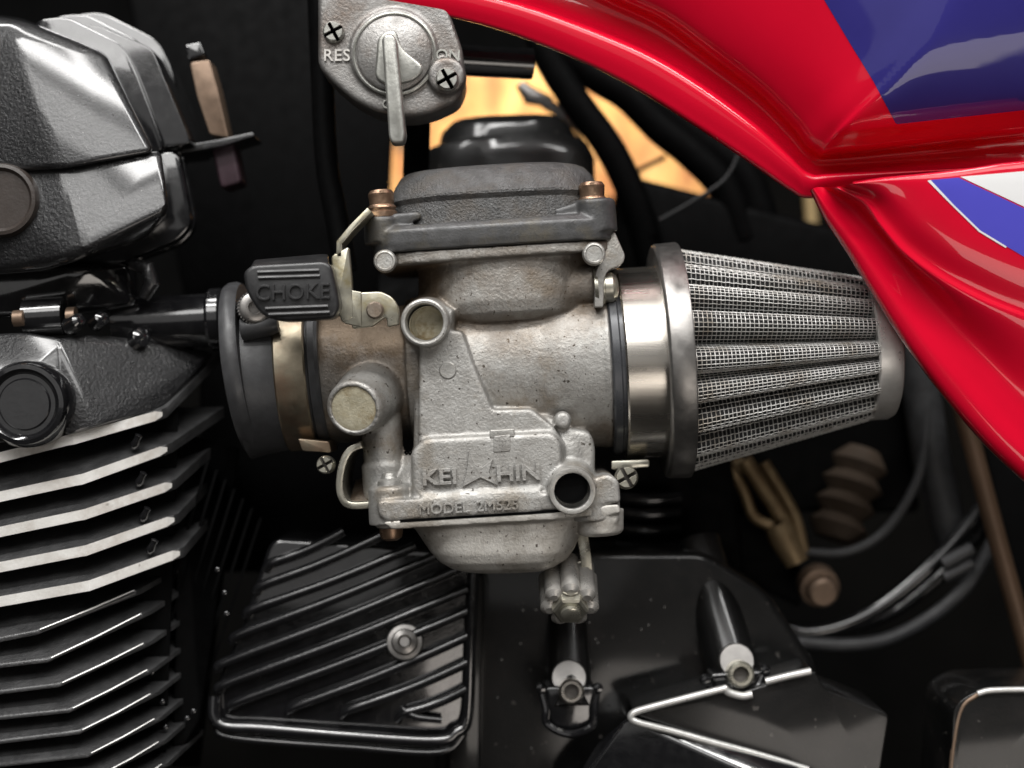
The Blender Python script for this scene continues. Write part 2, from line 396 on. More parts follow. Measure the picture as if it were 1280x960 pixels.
# lower head: waist with bright bits
m = M()
m.hull([P(x, y, z) for x, y, z in ((-60, 330, -40), (110, 335, -40), (160, 330, 0), (170, 380, 0), (60, 395, -30), (-60, 395, -40), (-60, 330, 80), (170, 330, 80), (180, 390, 80), (-60, 400, 80))], 6)
obj('waist', m, BLK, hd)
m = M(); m.tube([P(165, 330, -10), P(185, 335, -14), P(190, 355, -14), (P(180, 372, -10))], [8, 10, 10, 7]); obj('lug', m, BLK_T, hd)
m = M(); m.lathe(P(24, 398, -60), AX, [(-7, 8), (-6, 10), (6, 10), (7, 8)], 20).lathe(P(90, 396, -45), AX, [(-5, 12), (5, 12)], 20); obj('brown_glint', m, BRONZE, hd)  # orange-brown glints built as small bronze-coloured pieces
m = M(); m.lathe(P(57, 396, -40), AX, [(-24, 24), (24, 24)], 24); obj('bolt_sleeve', m, BLK, hd)
# slanted casting down to the fins
m = M()
m.hull([P(x, y, z) for x, y, z in ((-60, 420, -60), (30, 415, -60), (82, 424, -62), (5, 496, -98), (-60, 500, -98), (-60, 560, -98), (80, 545, -92), (-60, 430, 60), (80, 430, 60), (-60, 560, 60))], 4)
obj('left_casting', m, BLK_T, hd)
m = M()
m.hull([P(x, y, z) for x, y, z in ((70, 424, -70), (110, 418, -40), (82, 545, -94), (120, 532, -85), (205, 510, -20), (272, 436, 60), (190, 425, 30), (70, 430, 60), (80, 540, 60), (200, 520, 60))], 4)
obj('right_casting', m, BLK_T, hd)
m = M(); m.lathe(P(42, 505, -80), Yd, [(0, 52), (30, 51), (38, 47), (39, 42), (36, 38), (33, 36), (33, 31), (35, 29), (35, 0)], 48); obj('round_plug', m, BLK, hd)
m = M(); m.lathe(P(88, 408, -50), (.7, -.6, .3), [(0, 12), (20, 10), (24, 6), (25, 0)], 16).lathe(P(120, 404, -30), (.6, -.7, .3), [(0, 11), (18, 9), (22, 0)], 16).lathe(P(172, 425, -5), (.6, -.7, .3), [(0, 14), (12, 12), (16, 0)], 16)
obj('nut', m, BLK, hd)
# cross pipe between head and boot
pp = thing('black_pipe', P(235, 430, 40), 'black horizontal pipe joining the head to the rubber boot', 'pipe')
m = M(); m.tube([P(150, 405, 40), P(225, 402, 30), P(292, 398, 25)], 34, 24); obj('pipe_wall', m, BLK, pp)
m = M(); m.lathe(P(262, 400, 26), AX, [(0, 37), (4, 40), (16, 40), (20, 37)], 32); obj('collar', m, BLK, pp)

# cylinder fins
cy = thing('finned_cylinder', P(60, 960, 20), 'black air cooled cylinder with stacked fins, upper five edges bare metal', 'engine cylinder')
def fin(pl, bend, tip, th, bright, back):
    """pl: y at x=0; bend (x,y); tip (x,y)"""
    lead = pl+(pl-bend[1])*60/max(30, bend[0])
    fr = [(-60, lead, -80), (bend[0], bend[1], -80), (tip[0]-6, tip[1]+2, -30), (tip[0], tip[1], -22)]
    bk = [(back[0], back[1], 90), (-60, back[1]+5, 90)]
    top = [P(x, y-th*.5, z) for x, y, z in fr+bk]
    bot = [P(x, y+th*.5, z) for x, y, z in fr+bk]
    m = M(); b = m.bm
    tv = [b.verts.new(p) for p in top]; bv = [b.verts.new(p) for p in bot]
    b.faces.new(tv); b.faces.new(bv[::-1]); n = len(tv)
    for i in range(n): b.faces.new((tv[i-1], tv[i], bv[i], bv[i-1]))
    bmesh.ops.recalc_face_normals(b, faces=b.faces)
    bmesh.ops.bevel(b, geom=[e for e in b.edges if all(v.co.y < 0 for v in e.verts) and len({v in tv for v in e.verts}) == 1], offset=2.2 if not bright else .9, segments=2, profile=.5, affect='EDGES')
    f = obj('fin', m, FINM, cy, smooth=30)
    if bright:
        q = M(); bb = q.bm
        line = [(-60, lead, -80.5), (bend[0]-8, bend[1]+1.5, -80.5), (bend[0], bend[1], -80.5), (tip[0]-14, tip[1]+4.2, -35), (tip[0]-5, tip[1]+1.6, -29)]
        hw = [th*.5, th*.5, th*.52, th*.46, th*.2]
        a = [bb.verts.new(P(x, y-h, z-2.5)) for (x, y, z), h in zip(line, hw)]
        c = [bb.verts.new(P(x, y+h, z-2.5)) for (x, y, z), h in zip(line, hw)]
        a2 = [bb.verts.new(P(x, y-h, z+2)) for (x, y, z), h in zip(line, hw)]
        c2 = [bb.verts.new(P(x, y+h, z+2)) for (x, y, z), h in zip(line, hw)]
        for i in range(len(a)-1):
            bb.faces.new((a[i], a[i+1], c[i+1], c[i])); bb.faces.new((a[i], a2[i], a2[i+1], a[i+1])); bb.faces.new((c[i], c[i+1], c2[i+1], c2[i]))
        bb.faces.new((a[-1], a2[-1], c2[-1], c[-1]))
        bmesh.ops.recalc_face_normals(bb, faces=bb.faces)
        obj('machined_edge', q, BARE, f, smooth=0)
    else: glint(bend, tip, th, f)
def glint(bend, tip, th, f):  # reflected highlight on a black fin's edge, built as a bright strip
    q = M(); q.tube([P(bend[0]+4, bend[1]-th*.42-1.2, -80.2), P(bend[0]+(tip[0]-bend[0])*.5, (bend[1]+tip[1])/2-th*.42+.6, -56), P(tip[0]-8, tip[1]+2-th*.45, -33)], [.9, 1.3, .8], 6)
    obj('worn_highlight_edge', q, EDGE, f)
fins = [((572), (92, 549), (208, 516), 13, 1, (282, 440)),
        ((621), (103, 599), (214, 560), 13, 1, (280, 515)),
        ((665), (106, 643), (220, 605), 13, 1, (270, 560)),
        ((709), (108, 688), (223, 648), 13, 1, (268, 600)),
        ((752), (112, 732), (230, 690), 13, 1, (268, 645)),
        ((800), (46, 791), (176, 739), 7, 0, (262, 690)),
        ((833), (60, 826), (184, 768), 6, 0, (258, 720)),
        ((866), (74, 857), (187, 805), 6, 0, (258, 755)),
        ((898), (87, 889), (192, 838), 6, 0, (256, 790)),
        ((928), (99, 916), (196, 868), 6, 0, (254, 822)),
        ((957), (110, 945), (201, 899), 6, 0, (254, 855)),
        ((986), (122, 972), (206, 928), 6, 0, (254, 885)),
        ((1015), (132, 1000), (210, 956), 6, 0, (254, 915))]
for a in fins: fin(*a)
m = M(); m.hull([P(x, y, z) for x, y in ((-60, 480), (225, 470), (205, 1020), (-60, 1020)) for z in (10, 220)], 3); obj('barrel', m, BLK_D, cy)
m = M()
m.hull([P(x, y, z) for x, y, z in ((225, 540, 40), (300, 560, 110), (250, 900, 40), (215, 960, 30), (215, 560, 200), (300, 560, 200), (250, 960, 200))], 3)
obj('rear_flank', m, BLK_D, cy)
for i in range(7):   # thin upright fin edges on the receding flank
    x0 = 232+i*9; m = M(); m.hull([P(x0+26+i*2, 575+i*12, 32+i*9), P(x0+30+i*2, 575+i*12, 32+i*9), P(x0-40, 800+i*14, 24+i*9), P(x0-36, 800+i*14, 24+i*9), P(x0+28+i*2, 575+i*12, 70+i*9), P(x0-38, 800+i*14, 70+i*9)])
    obj('flank_rib', m, BLK_D, cy)
for x, y in ((170, 552), (176, 599), (181, 643), (190, 683)):
    m = M(); m.lathe(P(x, y, -44), (.5, -.2, 1), [(-10, 0), (-9, 4), (-3, 6), (4, 4), (9, 5), (11, 0)], 12)
    obj('damper', m, BLK, cy)
for x, y in ((190, 840), (203, 877), (207, 909), (272, 712), (281, 741), (283, 767), (242, 889), (234, 898)):
    m = M(); m.lathe(P(x, y, 0), Yd, [(0, 4), (3, 3.4), (5, 0)], 10); obj('casting_pip', m, BLK, cy)

# plug shield top: black gloss, its brown reflection put into the colour
pg = thing('plug_shield', P(265, 240, 60), 'black gloss strip coloured like its brown reflection, standing beside the cam cover ribs', 'bracket')
m = M(); m.prism(rp([(237, 78), (262, 74), (272, 110), (286, 172), (262, 168), (246, 120)], 4), 70, 110, 6, 3); obj('strip', m, BRONZE, pg)
m = M(); m.prism(rp([(262, 180), (292, 176), (302, 228), (276, 236)], 6), 74, 120, 8, 3); obj('lower_sleeve', m, mat('dim_brown_reflection', (.06, .035, .045), None, .3, .45, 200), pg)  # the strip's dimmer lower stretch, that dimness put into the colour
m = M(); m.prism(rp([(230, 56), (250, 52), (256, 68), (236, 76)], 3), 72, 100, 3, 2); obj('bolt_head', m, BLK, pg)
m = M(); m.prism(rp([(205, 186), (270, 175), (316, 165), (318, 170), (275, 183), (210, 194)], 2), 55, 120, 2, 2); obj('flange_lip', m, BLK_T, pg)
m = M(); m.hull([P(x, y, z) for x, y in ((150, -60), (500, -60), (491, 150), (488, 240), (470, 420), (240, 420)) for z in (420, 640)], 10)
tag(obj('inner_blocker', m, BLK_D), 'black inner shroud added against bounce in the dark gap between engine and fuel tap', 'blocker')  # mass added to keep the board's orange bounce off the engine
# ================================================================== LOWER: ribbed cover, crankcase, sprocket cover
cc = thing('crankcase', P(800, 960, 120), 'satin black crankcase wall below the carburetor bowl', 'engine case')
m = M(); m.prism(rp([(560, 690), (880, 690), (960, 740), (1020, 830), (1060, 1000), (540, 1000)], 16), 90, 260, 10, 3)
m.hull([P(x, y, z) for x, y in ((560, 700), (606, 720), (600, 1000), (560, 1000)) for z in (50, 200)], 8)
obj('wall_casting', m, BLK_M, cc)
m = M(); m.hull([P(x, y, z) for x, y in ((250, 440), (900, 440), (930, 715), (250, 715)) for z in (230, 420)], 8); obj('bounce_blocker', m, BLK_D, cc)  # hull added behind the carburetor to hide the board's orange bounce
m = M(); m.lathe(P(712, 835, 60), (-.03, 0.55, 1), [(-55, 28), (0, 27), (80, 25)], 32); obj('boss', m, BLK_M, cc)
m = M(); m.lathe(P(918, 845, 60), (-.22, .55, 1), [(-30, 34), (30, 33), (190, 30)], 32); obj('boss', m, BLK_M, cc)
for bx, by, rr, MT in ((713, 862, 16, STEEL), (922, 841, 17, ZINC_W)):
    q = M(); q.lathe(P(bx-2, by-14, 34), (0, -1, .35), [(0, 23), (5, 23), (8, 21), (8, 12), (8, 0)], 40); obj('washer', q, DSTEEL, cc)
    q = M(); q.lathe(P(bx, by, 30), (.02, -1, .1), [(0, rr), (24, rr), (27, rr-3), (27, rr*.6), (18, rr*.55)], 32, cap=False); q.mi = 1; q.lathe(P(bx, by, 30)+Vector((.02, -1, .1))*17, (.02, -1, .1), [(0, 0), (1, rr*.62)], 6, cap=False); obj('socket_bolt', q, [MT, DIRT_SHADE], cc)
m = M()
m.tube(cr([tuple(P(x, y, z)) for x, y, z in ((676, 862, 20), (682, 885, 14), (684, 905, 12), (712, 918, 8), (740, 908, 12), (743, 885, 14), (746, 862, 20))], 5), 5, 10)
m.lathe(P(676, 860, 20), Yd, [(0, 7), (8, 6), (10, 0)], 12).lathe(P(747, 860, 20), Yd, [(0, 7), (8, 6), (10, 0)], 12)
m.prism(rp([(680, 858), (745, 858), (742, 905), (712, 916), (686, 904)], 8), 19, 60, 4, 3)
obj('clip', m, BLK, cc)
m = M()
m.tube(cr([tuple(P(x, y, z)) for x, y, z in ((884, 850, 20), (890, 862, 16), (905, 872, 12), (925, 874, 12), (945, 862, 14), (955, 842, 18))], 5), 5, 10)
m.prism(rp([(886, 842), (954, 838), (950, 862), (925, 876), (900, 872)], 8), 17, 60, 4, 3)
m.lathe(P(882, 850, 20), Yd, [(0, 8), (8, 6), (10, 0)], 12).lathe(P(956, 838, 20), Yd, [(0, 8), (8, 6), (10, 0)], 12)
obj('clip', m, BLK, cc)
for i in range(26):
    x = random.uniform(610, 860); y = random.uniform(740, 950)
    m = M(); m.lathe(P(x, y, 91), Yd, [(0, 2.2), (1.2, 1.6), (1.6, 0)], 8); obj('casting_speck', m, BLK, cc)

rb = thing('ribbed_cover', P(430, 950, 20), 'glossy black cover with slanting ribs and a screw under the carburetor', 'engine cover')
out = [(338, 672), (592, 690), (588, 905), (560, 936), (300, 922), (268, 905), (272, 850), (300, 790)]
m = M(); m.prism(rp(out, 18), 40, 160, 6, 3); obj('plate', m, BLK, rb)
m = M()
def ptube(mm, path, r, n=12): mm.tube(cr([tuple(P(*p)) for p in path], 6), r, n)
ptube(m, ((268, 870, 36), (268, 895, 32), (282, 908, 30), (330, 911, 28), (440, 920, 26), (545, 926, 26), (570, 916, 28), (584, 895, 32), (588, 800, 34), (592, 715, 38)), 8)
ptube(m, ((270, 905, 40), (290, 922, 34), (440, 934, 30), (550, 940, 32), (582, 915, 36)), 5)
obj('border_bead', m, BLK, rb)
ribs = [((336, 704), (430, 664)), ((324, 732), (480, 668)), ((311, 762), (520, 682)), ((294, 794), (555, 690)), ((276, 829), (580, 708)), ((276, 856), (585, 736)), ((292, 878), (585, 764)), ((364, 884), (585, 795)), ((432, 888), (585, 828)), ((501, 892), (585, 860))]
for i, (a, b) in enumerate(ribs):
    m = M()
    ptube(m, [(a[0]-4, a[1]+8, 38), (a[0]+3, a[1], 33)] + [(a[0]+(b[0]-a[0])*t, a[1]+(b[1]-a[1])*t+ (4*math.sin(t*PI)), 32) for t in (.2, .4, .6, .8, 1.0)], [4.5, 7]+[6.5]*100 if False else 6.5)
    obj('rib', m, BLK, rb)
m = M(); ptube(m, ((503, 886, 32), (520, 896, 30), (552, 900, 32)), 5); obj('rib_foot', m, BLK, rb)
m = M(); m.lathe(P(506, 803, 34), (.05, -1, .25), [(0, 24), (8, 22), (9, 17), (15, 15), (17, 9), (13, 6), (13, 0)], 28); obj('cover_screw', m, DSTEEL, rb)

sp_ = thing('sprocket_cover', P(930, 960, -20), 'black cover with bright edge wear and a modelled highlight at the bottom right', 'engine cover')
o1 = [(786, 893), (905, 858), (925, 866), (950, 858), (1018, 838), (1032, 862), (1112, 892), (1095, 1000), (1010, 1000), (1000, 958), (880, 922)]
m = M(); m.prism(rp(o1, [14, 8, 6, 6, 6, 10, 10, 4, 4, 10, 10]), 0, 120, 5, 3); obj('upper_face', m, BLK_M, sp_)
m = M(); m.hull([P(x, y, z) for x, y, z in ((784, 897, 4), (880, 924, 0), (1000, 958, -6), (1030, 1010, -34), (700, 1010, 4), (745, 930, 30), (784, 897, 90), (1030, 1010, 90), (700, 1010, 90))], 4); obj('lower_face', m, BLK, sp_)
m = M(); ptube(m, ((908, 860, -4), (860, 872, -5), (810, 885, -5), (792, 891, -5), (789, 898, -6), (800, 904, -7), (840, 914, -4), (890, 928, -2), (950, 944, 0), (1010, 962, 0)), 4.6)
obj('worn_highlight_edge', m, EDGE, sp_)  # upper branch is wear, lower branch a reflected highlight built as shape
m = M(); ptube(m, ((905, 860, -3), (912, 866, -4), (928, 870, -4), (940, 868, -4)), 5); obj('worn_highlight_edge', m, EDGE, sp_)
m = M(); ptube(m, ((957, 852, -3), (985, 845, -4), (1013, 839, -3)), 5); obj('worn_highlight_edge', m, EDGE, sp_)

# bottom right corner piece
fp = thing('footrest_mount', P(1240, 960, 0), 'black glossy corner bracket with a highlight modelled on its top edge at lower right', 'bracket')
m = M(); m.prism(rp([(1192, 880), (1225, 862), (1340, 858), (1340, 1010), (1185, 1010)], [20, 10, 2, 2, 2]), -10, 120, 8, 3); obj('bracket_face', m, BLK_M, fp)
m = M(); ptube(m, ((1222, 867, -10), (1240, 863, -11), (1290, 862, -11), (1340, 862, -11)), 4); obj('top_highlight', m, EDGE, fp)  # white highlight along the glossy top edge, built as a bead
m = M(); ptube(m, ((1186, 1000, -6), (1192, 930, -8), (1202, 885, -8), (1222, 868, -9)), 3); obj('brown_edge', m, BRONZE, fp)

# hoses and rear hardware
for i, (pts, r, mt, lb) in enumerate([
    (((950, 775), (1010, 790), (1080, 770), (1150, 720), (1215, 650), (1260, 580)), 11, BLK, 'upper black hose bending up towards the side panel'),
    (((985, 802), (1060, 806), (1120, 795), (1185, 755), (1230, 700), (1275, 600)), 10, RUBBER_S, 'lowest grey sheened hose of the bundle under the filter'),
    (((960, 788), (1040, 790), (1110, 770), (1170, 725), (1225, 668), (1265, 590)), 9, BLK, 'thin black hose between the two thicker hoses under the filter')]):
    m = M(); m.tube(cr([tuple(P(x, y, 260+i*25-(40 if i == 1 else 0))) for x, y in pts], 8), r, 16)
    tag(obj('hose', m, mt), lb, 'hose', 'hoses behind the sprocket cover')
m = M(); ptube(m, ((1178, 705, 225), (1215, 686, 225)), 10); ptube(m, ((1180, 722, 225), (1215, 704, 225)), 8)
tag(obj('hose_clip', m, RUBBER_S), 'small grey clip on the hoses under the side panel', 'clip')
lk = thing('brake_link', P(970, 760, 240), 'brown plated linkage with a round bolt below the filter', 'linkage')
m = M(); ptube(m, ((912, 582, 250), (930, 615, 250), (942, 645, 250), (965, 658, 250)), 8); obj('side_strap', m, TAN, lk)
m = M(); ptube(m, ((930, 575, 262), (955, 612, 260), (985, 658, 255)), 12); obj('rod', m, TAN, lk)
m = M(); ptube(m, ((955, 578, 255), (975, 610, 252), (995, 648, 250), (1005, 690, 248)), 8); obj('side_strap', m, TAN, lk)
m = M(); m.lathe(P(972, 656, 252), (.5, -.1, -1), [(0, 20), (20, 22), (60, 17)], 20); obj('clevis', m, TAN, lk)
m = M(); m.lathe(P(1020, 728, 262), (.08, -1, -.25), [(0, 29), (22, 28), (24, 22), (40, 21), (43, 17), (43, 0)], 32); obj('bolt', m, BRONZE, lk)
m = M(); ptube(m, ((840, 606, 300), (880, 598, 300), (930, 580, 300)), 14); tag(obj('pale_tube', m, TAN), 'pale tan tube just below the filter rim', 'tube')
bl = thing('bellows', P(1070, 680, 330), 'dim brown ribbed rubber bellows in the shade behind the filter', 'bellows')
m = M(); m.lathe(P(1050, 650, 330), (.35, .2, 1), [(-30, 30), (-10, 44), (6, 30), (22, 46), (38, 32), (54, 48), (70, 34), (86, 46), (110, 30)], 32); obj('bellows_rubber', m, mat('brown_rubber', (.075, .055, .04), None, 0, .5, 100, spec=.25), bl)
m = M(); m.tube(cr([tuple(P(x, y, 180)) for x, y in ((1190, 470), (1212, 545), (1240, 650), (1262, 730), (1290, 830))], 6), 13, 16)
tag(obj('frame_rail', m, mat('brown_rail', (.13, .08, .05), None, .4, .4, 100)), 'brown sheened frame rail running down inside the side panel', 'frame rail')
m = M(); m.hull([P(x, y, z) for x, y in ((1215, 480), (1330, 560), (1330, 900), (1290, 860)) for z in (200, 300)], 6)
tag(obj('rear_guard', m, BLK_D), 'dark inner guard hidden behind the red side panel', 'guard')
m = M(); m.tube(cr([tuple(P(x, y, 300)) for x, y in ((1128, 380), (1150, 480), (1172, 600), (1205, 720))], 6), 26, 20)
tag(obj('frame_tube', m, RUBBER), 'dark upright frame tube in the shade between the filter tip and side panel', 'frame tube')
m = M(); m.tube(cr([tuple(P(x, y, 280)) for x, y in ((1000, 690), (1060, 690), (1110, 660), (1150, 590), (1160, 500))], 6), 7, 12)
tag(obj('brake_hose', m, RUBBER), 'thin dark hose rising past the brown bellows to the frame tube', 'hose')
m = M(); m.hull([P(x, y, z) for x, y in ((840, 640), (1000, 640), (1000, 760), (880, 700)) for z in (300, 380)], 8)
tag(obj('swingarm_pivot', m, BLK_D), 'dark casting in the shade left of the round brown bolt', 'casting')
m = M()
for yy in (622, 640, 660, 682): ptube(m, ((770, yy, 200), (810, yy+3, 190), (850, yy, 200)), 8)
tag(obj('gear_bellows', m, BLK), 'black ribbed rubber piece right of the float bowl', 'bellows')

# ================================================================== INTAKE BOOT
AXB = Vector((math.cos(math.radians(8)), 0, math.sin(math.radians(8))))
ib = thing('intake_boot', P(345, 570, 0), 'dark grey rubber intake boot left of the carburetor', 'intake boot')
m = M(); m.lathe(P(316, 460, 0), AXB, [(-20, 100), (-18, 106), (-12, 109), (-4, 109), (2, 106), (3, 90)], 72, sb=1.0)
AXC = Vector((math.cos(math.radians(5)), 0, math.sin(math.radians(5))))
m.lathe(P(318, 474, 0), AXC, [(-10, 99), (4, 96), (40, 91), (44, 87), (78, 87), (80, 92), (88, 93.5), (92, 91), (92, 78)], 72)
obj('rubber_body', m, RUBBER_S, ib)
m = M(); m.lathe(P(362, 470, 0), AXC, [(-6, 86), (-6, 92.5), (-4, 94), (30, 94), (32, 92.5), (32, 86)], 72, cap=False); obj('clamp_band', m, OLIVE, ib)
m = M(); m.prism(rp([(372, 548), (412, 552), (414, 566), (378, 564)], 3), -70, 0, 2); obj('clamp_ear', m, OLIVE, ib)
def cross_screw(px, py, y, r, d, mtl, parent, name='screw', h=6, turn=.5):
    q = M(); p = P(px, py, y); d, a, b = frame(d)
    q.lathe(p, d, [(-8, r*.8), (-8, r), (h*.1, r), (h*.25, r*.94)], 28, cap=False)
    q.mi = 1; q.lathe(p, d, [(h*.2, r*.95), (h*.2, 0)], 20); q.mi = 0
    wd = r*.15
    for k in range(4):
        t0 = k*PI/2+turn; u = a*math.cos(t0)+b*math.sin(t0); v = b*math.cos(t0)-a*math.sin(t0)
        pts = []
        for fx, fy in ((wd, wd), (r*.95, wd), (wd, r*.95), (r*.69, r*.69), (r*.9, r*.36), (r*.36, r*.9)):
            pts.append(p+u*fx+v*fy+d*h*.1)
            pts.append(p+u*(wd+(fx-wd)*.86)+v*(wd+(fy-wd)*.86)+d*h*1.0)
        q.hull(pts, .5, 1)
    return obj(name, q, [mtl, DIRT_SHADE], parent)
cross_screw(407, 581, -80, 11, (-.1, -1, .05), ZINC_W, ib, 'clamp_screw')
m = M(); q = P(318, 385, -92)
m.lathe(q, (.25, -1, .05), [(-30, 19), (0, 19), (6, 18), (8, 15), (8, 8), (2, 7), (2, 0)], 36)
for k in range(30):
    a = 2*PI*k/30; d, aa, bb = frame((.25, -1, .05))
    c = q+(aa*math.cos(a)+bb*math.sin(a))*19.2
    m.tube([c-d*28, c+d*4], 1.3, 5)
obj('knurled_bolt', m, DSTEEL, ib)
m = M(); m.lathe(P(302, 412, -85), AXB, [(0, 13), (2, 14), (36, 12), (44, 9)], 24); obj('boss', m, RUBBER_S, ib)

# ================================================================== CARBURETOR
cb = thing('carburetor', P(620, 720, -20), 'weathered cast aluminium carburetor with black top at the centre', 'carburetor')
m = M()
# bore tubes
m.lathe(P(398, 473, 0), AX, [(0, 80), (10, 82), (130, 84)], 64)
m.lathe(P(520, 467, 0), AX, [(-6, 92), (60, 100), (170, 104), (228, 106), (236, 108), (240, 106), (240, 100)], 64)
# vacuum chamber
m.vloft([(555, 408, 726, 396, -96, 110, 2.4, -60), (530, 398, 742, 386, -108, 115, 2.6, -60), (520, 384, 748, 372, -112, 115, 2.6, -60), (520, 330, 748, 318, -112, 115, 2.6, -60)])
# flange under the cap
m.vloft([(468, 333, 772, 312, -122, 125, 6, -110), (468, 318, 772, 299, -122, 125, 6, -110)])
# trapezoid face with chamfer
trap = [(524, 432), (558, 412), (578, 414), (592, 455), (616, 512), (664, 511), (692, 533), (706, 556), (706, 610), (522, 610)]
m.prism(rp(trap, 5), -117, 40, 17, 3)
m.prism(rp([(520, 400), (560, 395), (600, 470), (625, 512), (690, 520), (735, 560), (735, 620), (515, 620)], 10), -92, 40, 6)
# float chamber roof block
m.prism(rp([(513, 565), (530, 548), (690, 540), (702, 552), (704, 610), (694, 640), (516, 650)], 8), -128, 60, 25, 6)
m.prism(rp([(526, 622), (676, 612), (676, 640), (524, 650)], 2), -133, 40, 2)
m.prism(rp([(526, 618), (676, 609), (676, 615), (526, 624)], 1), -131, 0, 1)
# bowl joint flange (upper)
m.prism(rp([(470, 626), (505, 624), (690, 616), (760, 592), (774, 600), (776, 628), (690, 638), (484, 652), (474, 646)], [8, 4, 4, 8, 10, 4, 4, 4, 8]), -134, 100, 3)
# left screw boss stack
m.lathe(P(480, 580, -70), UPV, [(-40, 27), (0, 27), (3, 24), (58, 25), (66, 18), (66, 0)], 32)
m.lathe(P(487, 606, -104), UPV, [(-46, 27), (-4, 26), (0, 22), (0, 0)], 32)
m.hull([P(x, y, z) for x, y, z in ((515, 610, -100), (520, 648, -126), (500, 648, -126), (500, 560, -70), (470, 640, -90), (520, 560, -80))])
# right boss with hole
m.lathe(P(742, 607, -104), UPV, [(-40, 30), (-3, 29), (0, 25), (0, 0)], 32)
m.lathe(P(712, 600, -70), UPV, [(-20, 32), (40, 31), (56, 28), (60, 22)], 32)
m.prism(rp([(680, 540), (700, 532), (738, 540), (744, 556), (744, 620), (684, 620)], 8), -96, 20, 8, 3)
m.lathe(P(713, 607, -90), (0, -1, -.04), [(0, 33), (30, 31), (46, 27), (46, 19), (20, 18.5), (20, 0)], 40)
# upper round cup boss
m.lathe(P(538, 404, -60), (-.03, -1, -.03), [(0, 36), (40, 30), (66, 27), (66, 21), (40, 20), (40, 0)], 40)
m.hull([P(x, y, z) for x, y, z in ((552, 385, -60), (574, 388, -60), (572, 412, -60), (556, 382, -118), (566, 388, -118), (564, 404, -118))])
# lower left round stub
m.lathe(P(470, 488, -50), Vector((-.20, -1, -.23)), [(0, 44), (40, 38), (80, 34), (92, 33), (95, 31), (96, 27), (88, 26), (88, 0)], 40)
# shaft boss on the right of the chamber
m.lathe(P(700, 358, -72), AX, [(0, 22), (4, 24), (38, 24), (42, 22)], 32)
m.hull([P(x, y, z) for x, y, z in ((690, 335, -60), (745, 330, -60), (745, 385, -60), (690, 388, -60), (690, 350, 20), (745, 350, 20))])
# small bumps
m.lathe(P(703, 525, -92), Yd, [(0, 11), (14, 10), (17, 7), (17, 0)], 20)
m.lathe(P(600, 590, -100), Yd, [(0, 4), (20, 4)], 10)
bd = obj('body', m, ALU, cb); cast(bd, .00045, 2, .5)

m = M(); m.lathe(P(470, 488, -50)+Vector((-.20, -1, -.23)).normalized()*90, Vector((-.20, -1, -.23)), [(-4, 26.5), (3, 26.5), (3.5, 25), (3, 12), (2, 0)], 40); obj('stub_plug', m, CREAM, cb)
m = M(); m.lathe(P(536, 406, -110), (-.03, -1, -.03), [(-6, 22), (14, 22), (14, 20.6), (6, 20), (1, 16), (0, 0)], 40); obj('cup_floor', m, CREAM, cb)
m = M(); m.lathe(P(538, 404, -60), (-.03, -1, -.03), [(50, 25), (56, 28.5), (82, 28), (84, 27), (85, 25), (84.5, 22.5), (82, 21.5), (50, 21)], 48, cap=False); obj('port_rim', m, ALU_L, cb)
m = M(); m.lathe(P(713, 607, -90), (0, -1, -.04), [(34, 26), (40, 28), (57, 27.5), (59, 26.5), (59.5, 24), (58.5, 21), (50, 20), (34, 19.5)], 48, cap=False); pr = obj('vent_port', m, ALU_L, cb)
m = M(); m.lathe(P(713, 607, -139), (0, -1, -.04), [(0, 20), (9, 20), (9, 19.4), (1, 19), (0, 0)], 40); obj('bore', m, BLK_D, pr)  # black wall and floor put in as the deep hole's shade
m = M(); m.lathe(P(560, 463, -112), Yd, [(0, 10.5), (6, 10), (6.8, 9), (6.8, 0)], 24); obj('press_plug', m, ALU_L, cb)
m = M(); m.lathe(P(482, 327, -118), Yd, [(0, 13.5), (10, 13.5), (13, 12), (13.5, 10), (12.5, 9), (12.5, 0)], 28); obj('rivet', m, ALU_L, cb)
m = M(); m.lathe(P(742, 318, -118), Yd, [(0, 13.5), (10, 13.5), (13, 12), (13.5, 10), (12.5, 9), (12.5, 0)], 28); obj('rivet', m, ALU_L, cb)
m = M(); m.prism(rp([(617, 545), (638, 543), (638, 564), (617, 566)], 2), -129, -100, 1); obj('index_tab', m, ALU, cb)
m = M(); m.prism(rp([(612, 538), (643, 536), (643, 546), (612, 548)], 2), -128.5, -100, 1); obj('index_lip', m, ALU_L, cb)

# lettering on the float chamber
text('lettering', 'KEI', 25, 549.5, 597, -129.5, math.radians(3), 9, ALU, cb, .35, 1.2, 1.0, 0, .35)
text('lettering', 'HIN', 25, 648, 592, -129.5, math.radians(3), 9, ALU, cb, .35, 1.2, 1.0, 0, .35)
star = [(586, 564), (595, 581), (603, 584), (616, 574), (611, 591), (622, 607), (600.5, 597), (578, 609), (583, 590)]
m = M(); m.prism(star, -132, -122, .5, 1); obj('star_emblem', m, ALU, cb)
text('lettering', 'MODEL', 17, 555, 636, -135, math.radians(3), 6, ALU, cb, .25, 1.05)
text('lettering', '2M525', 17, 622, 632, -135, math.radians(3), 6, ALU, cb, .25, 1.05)

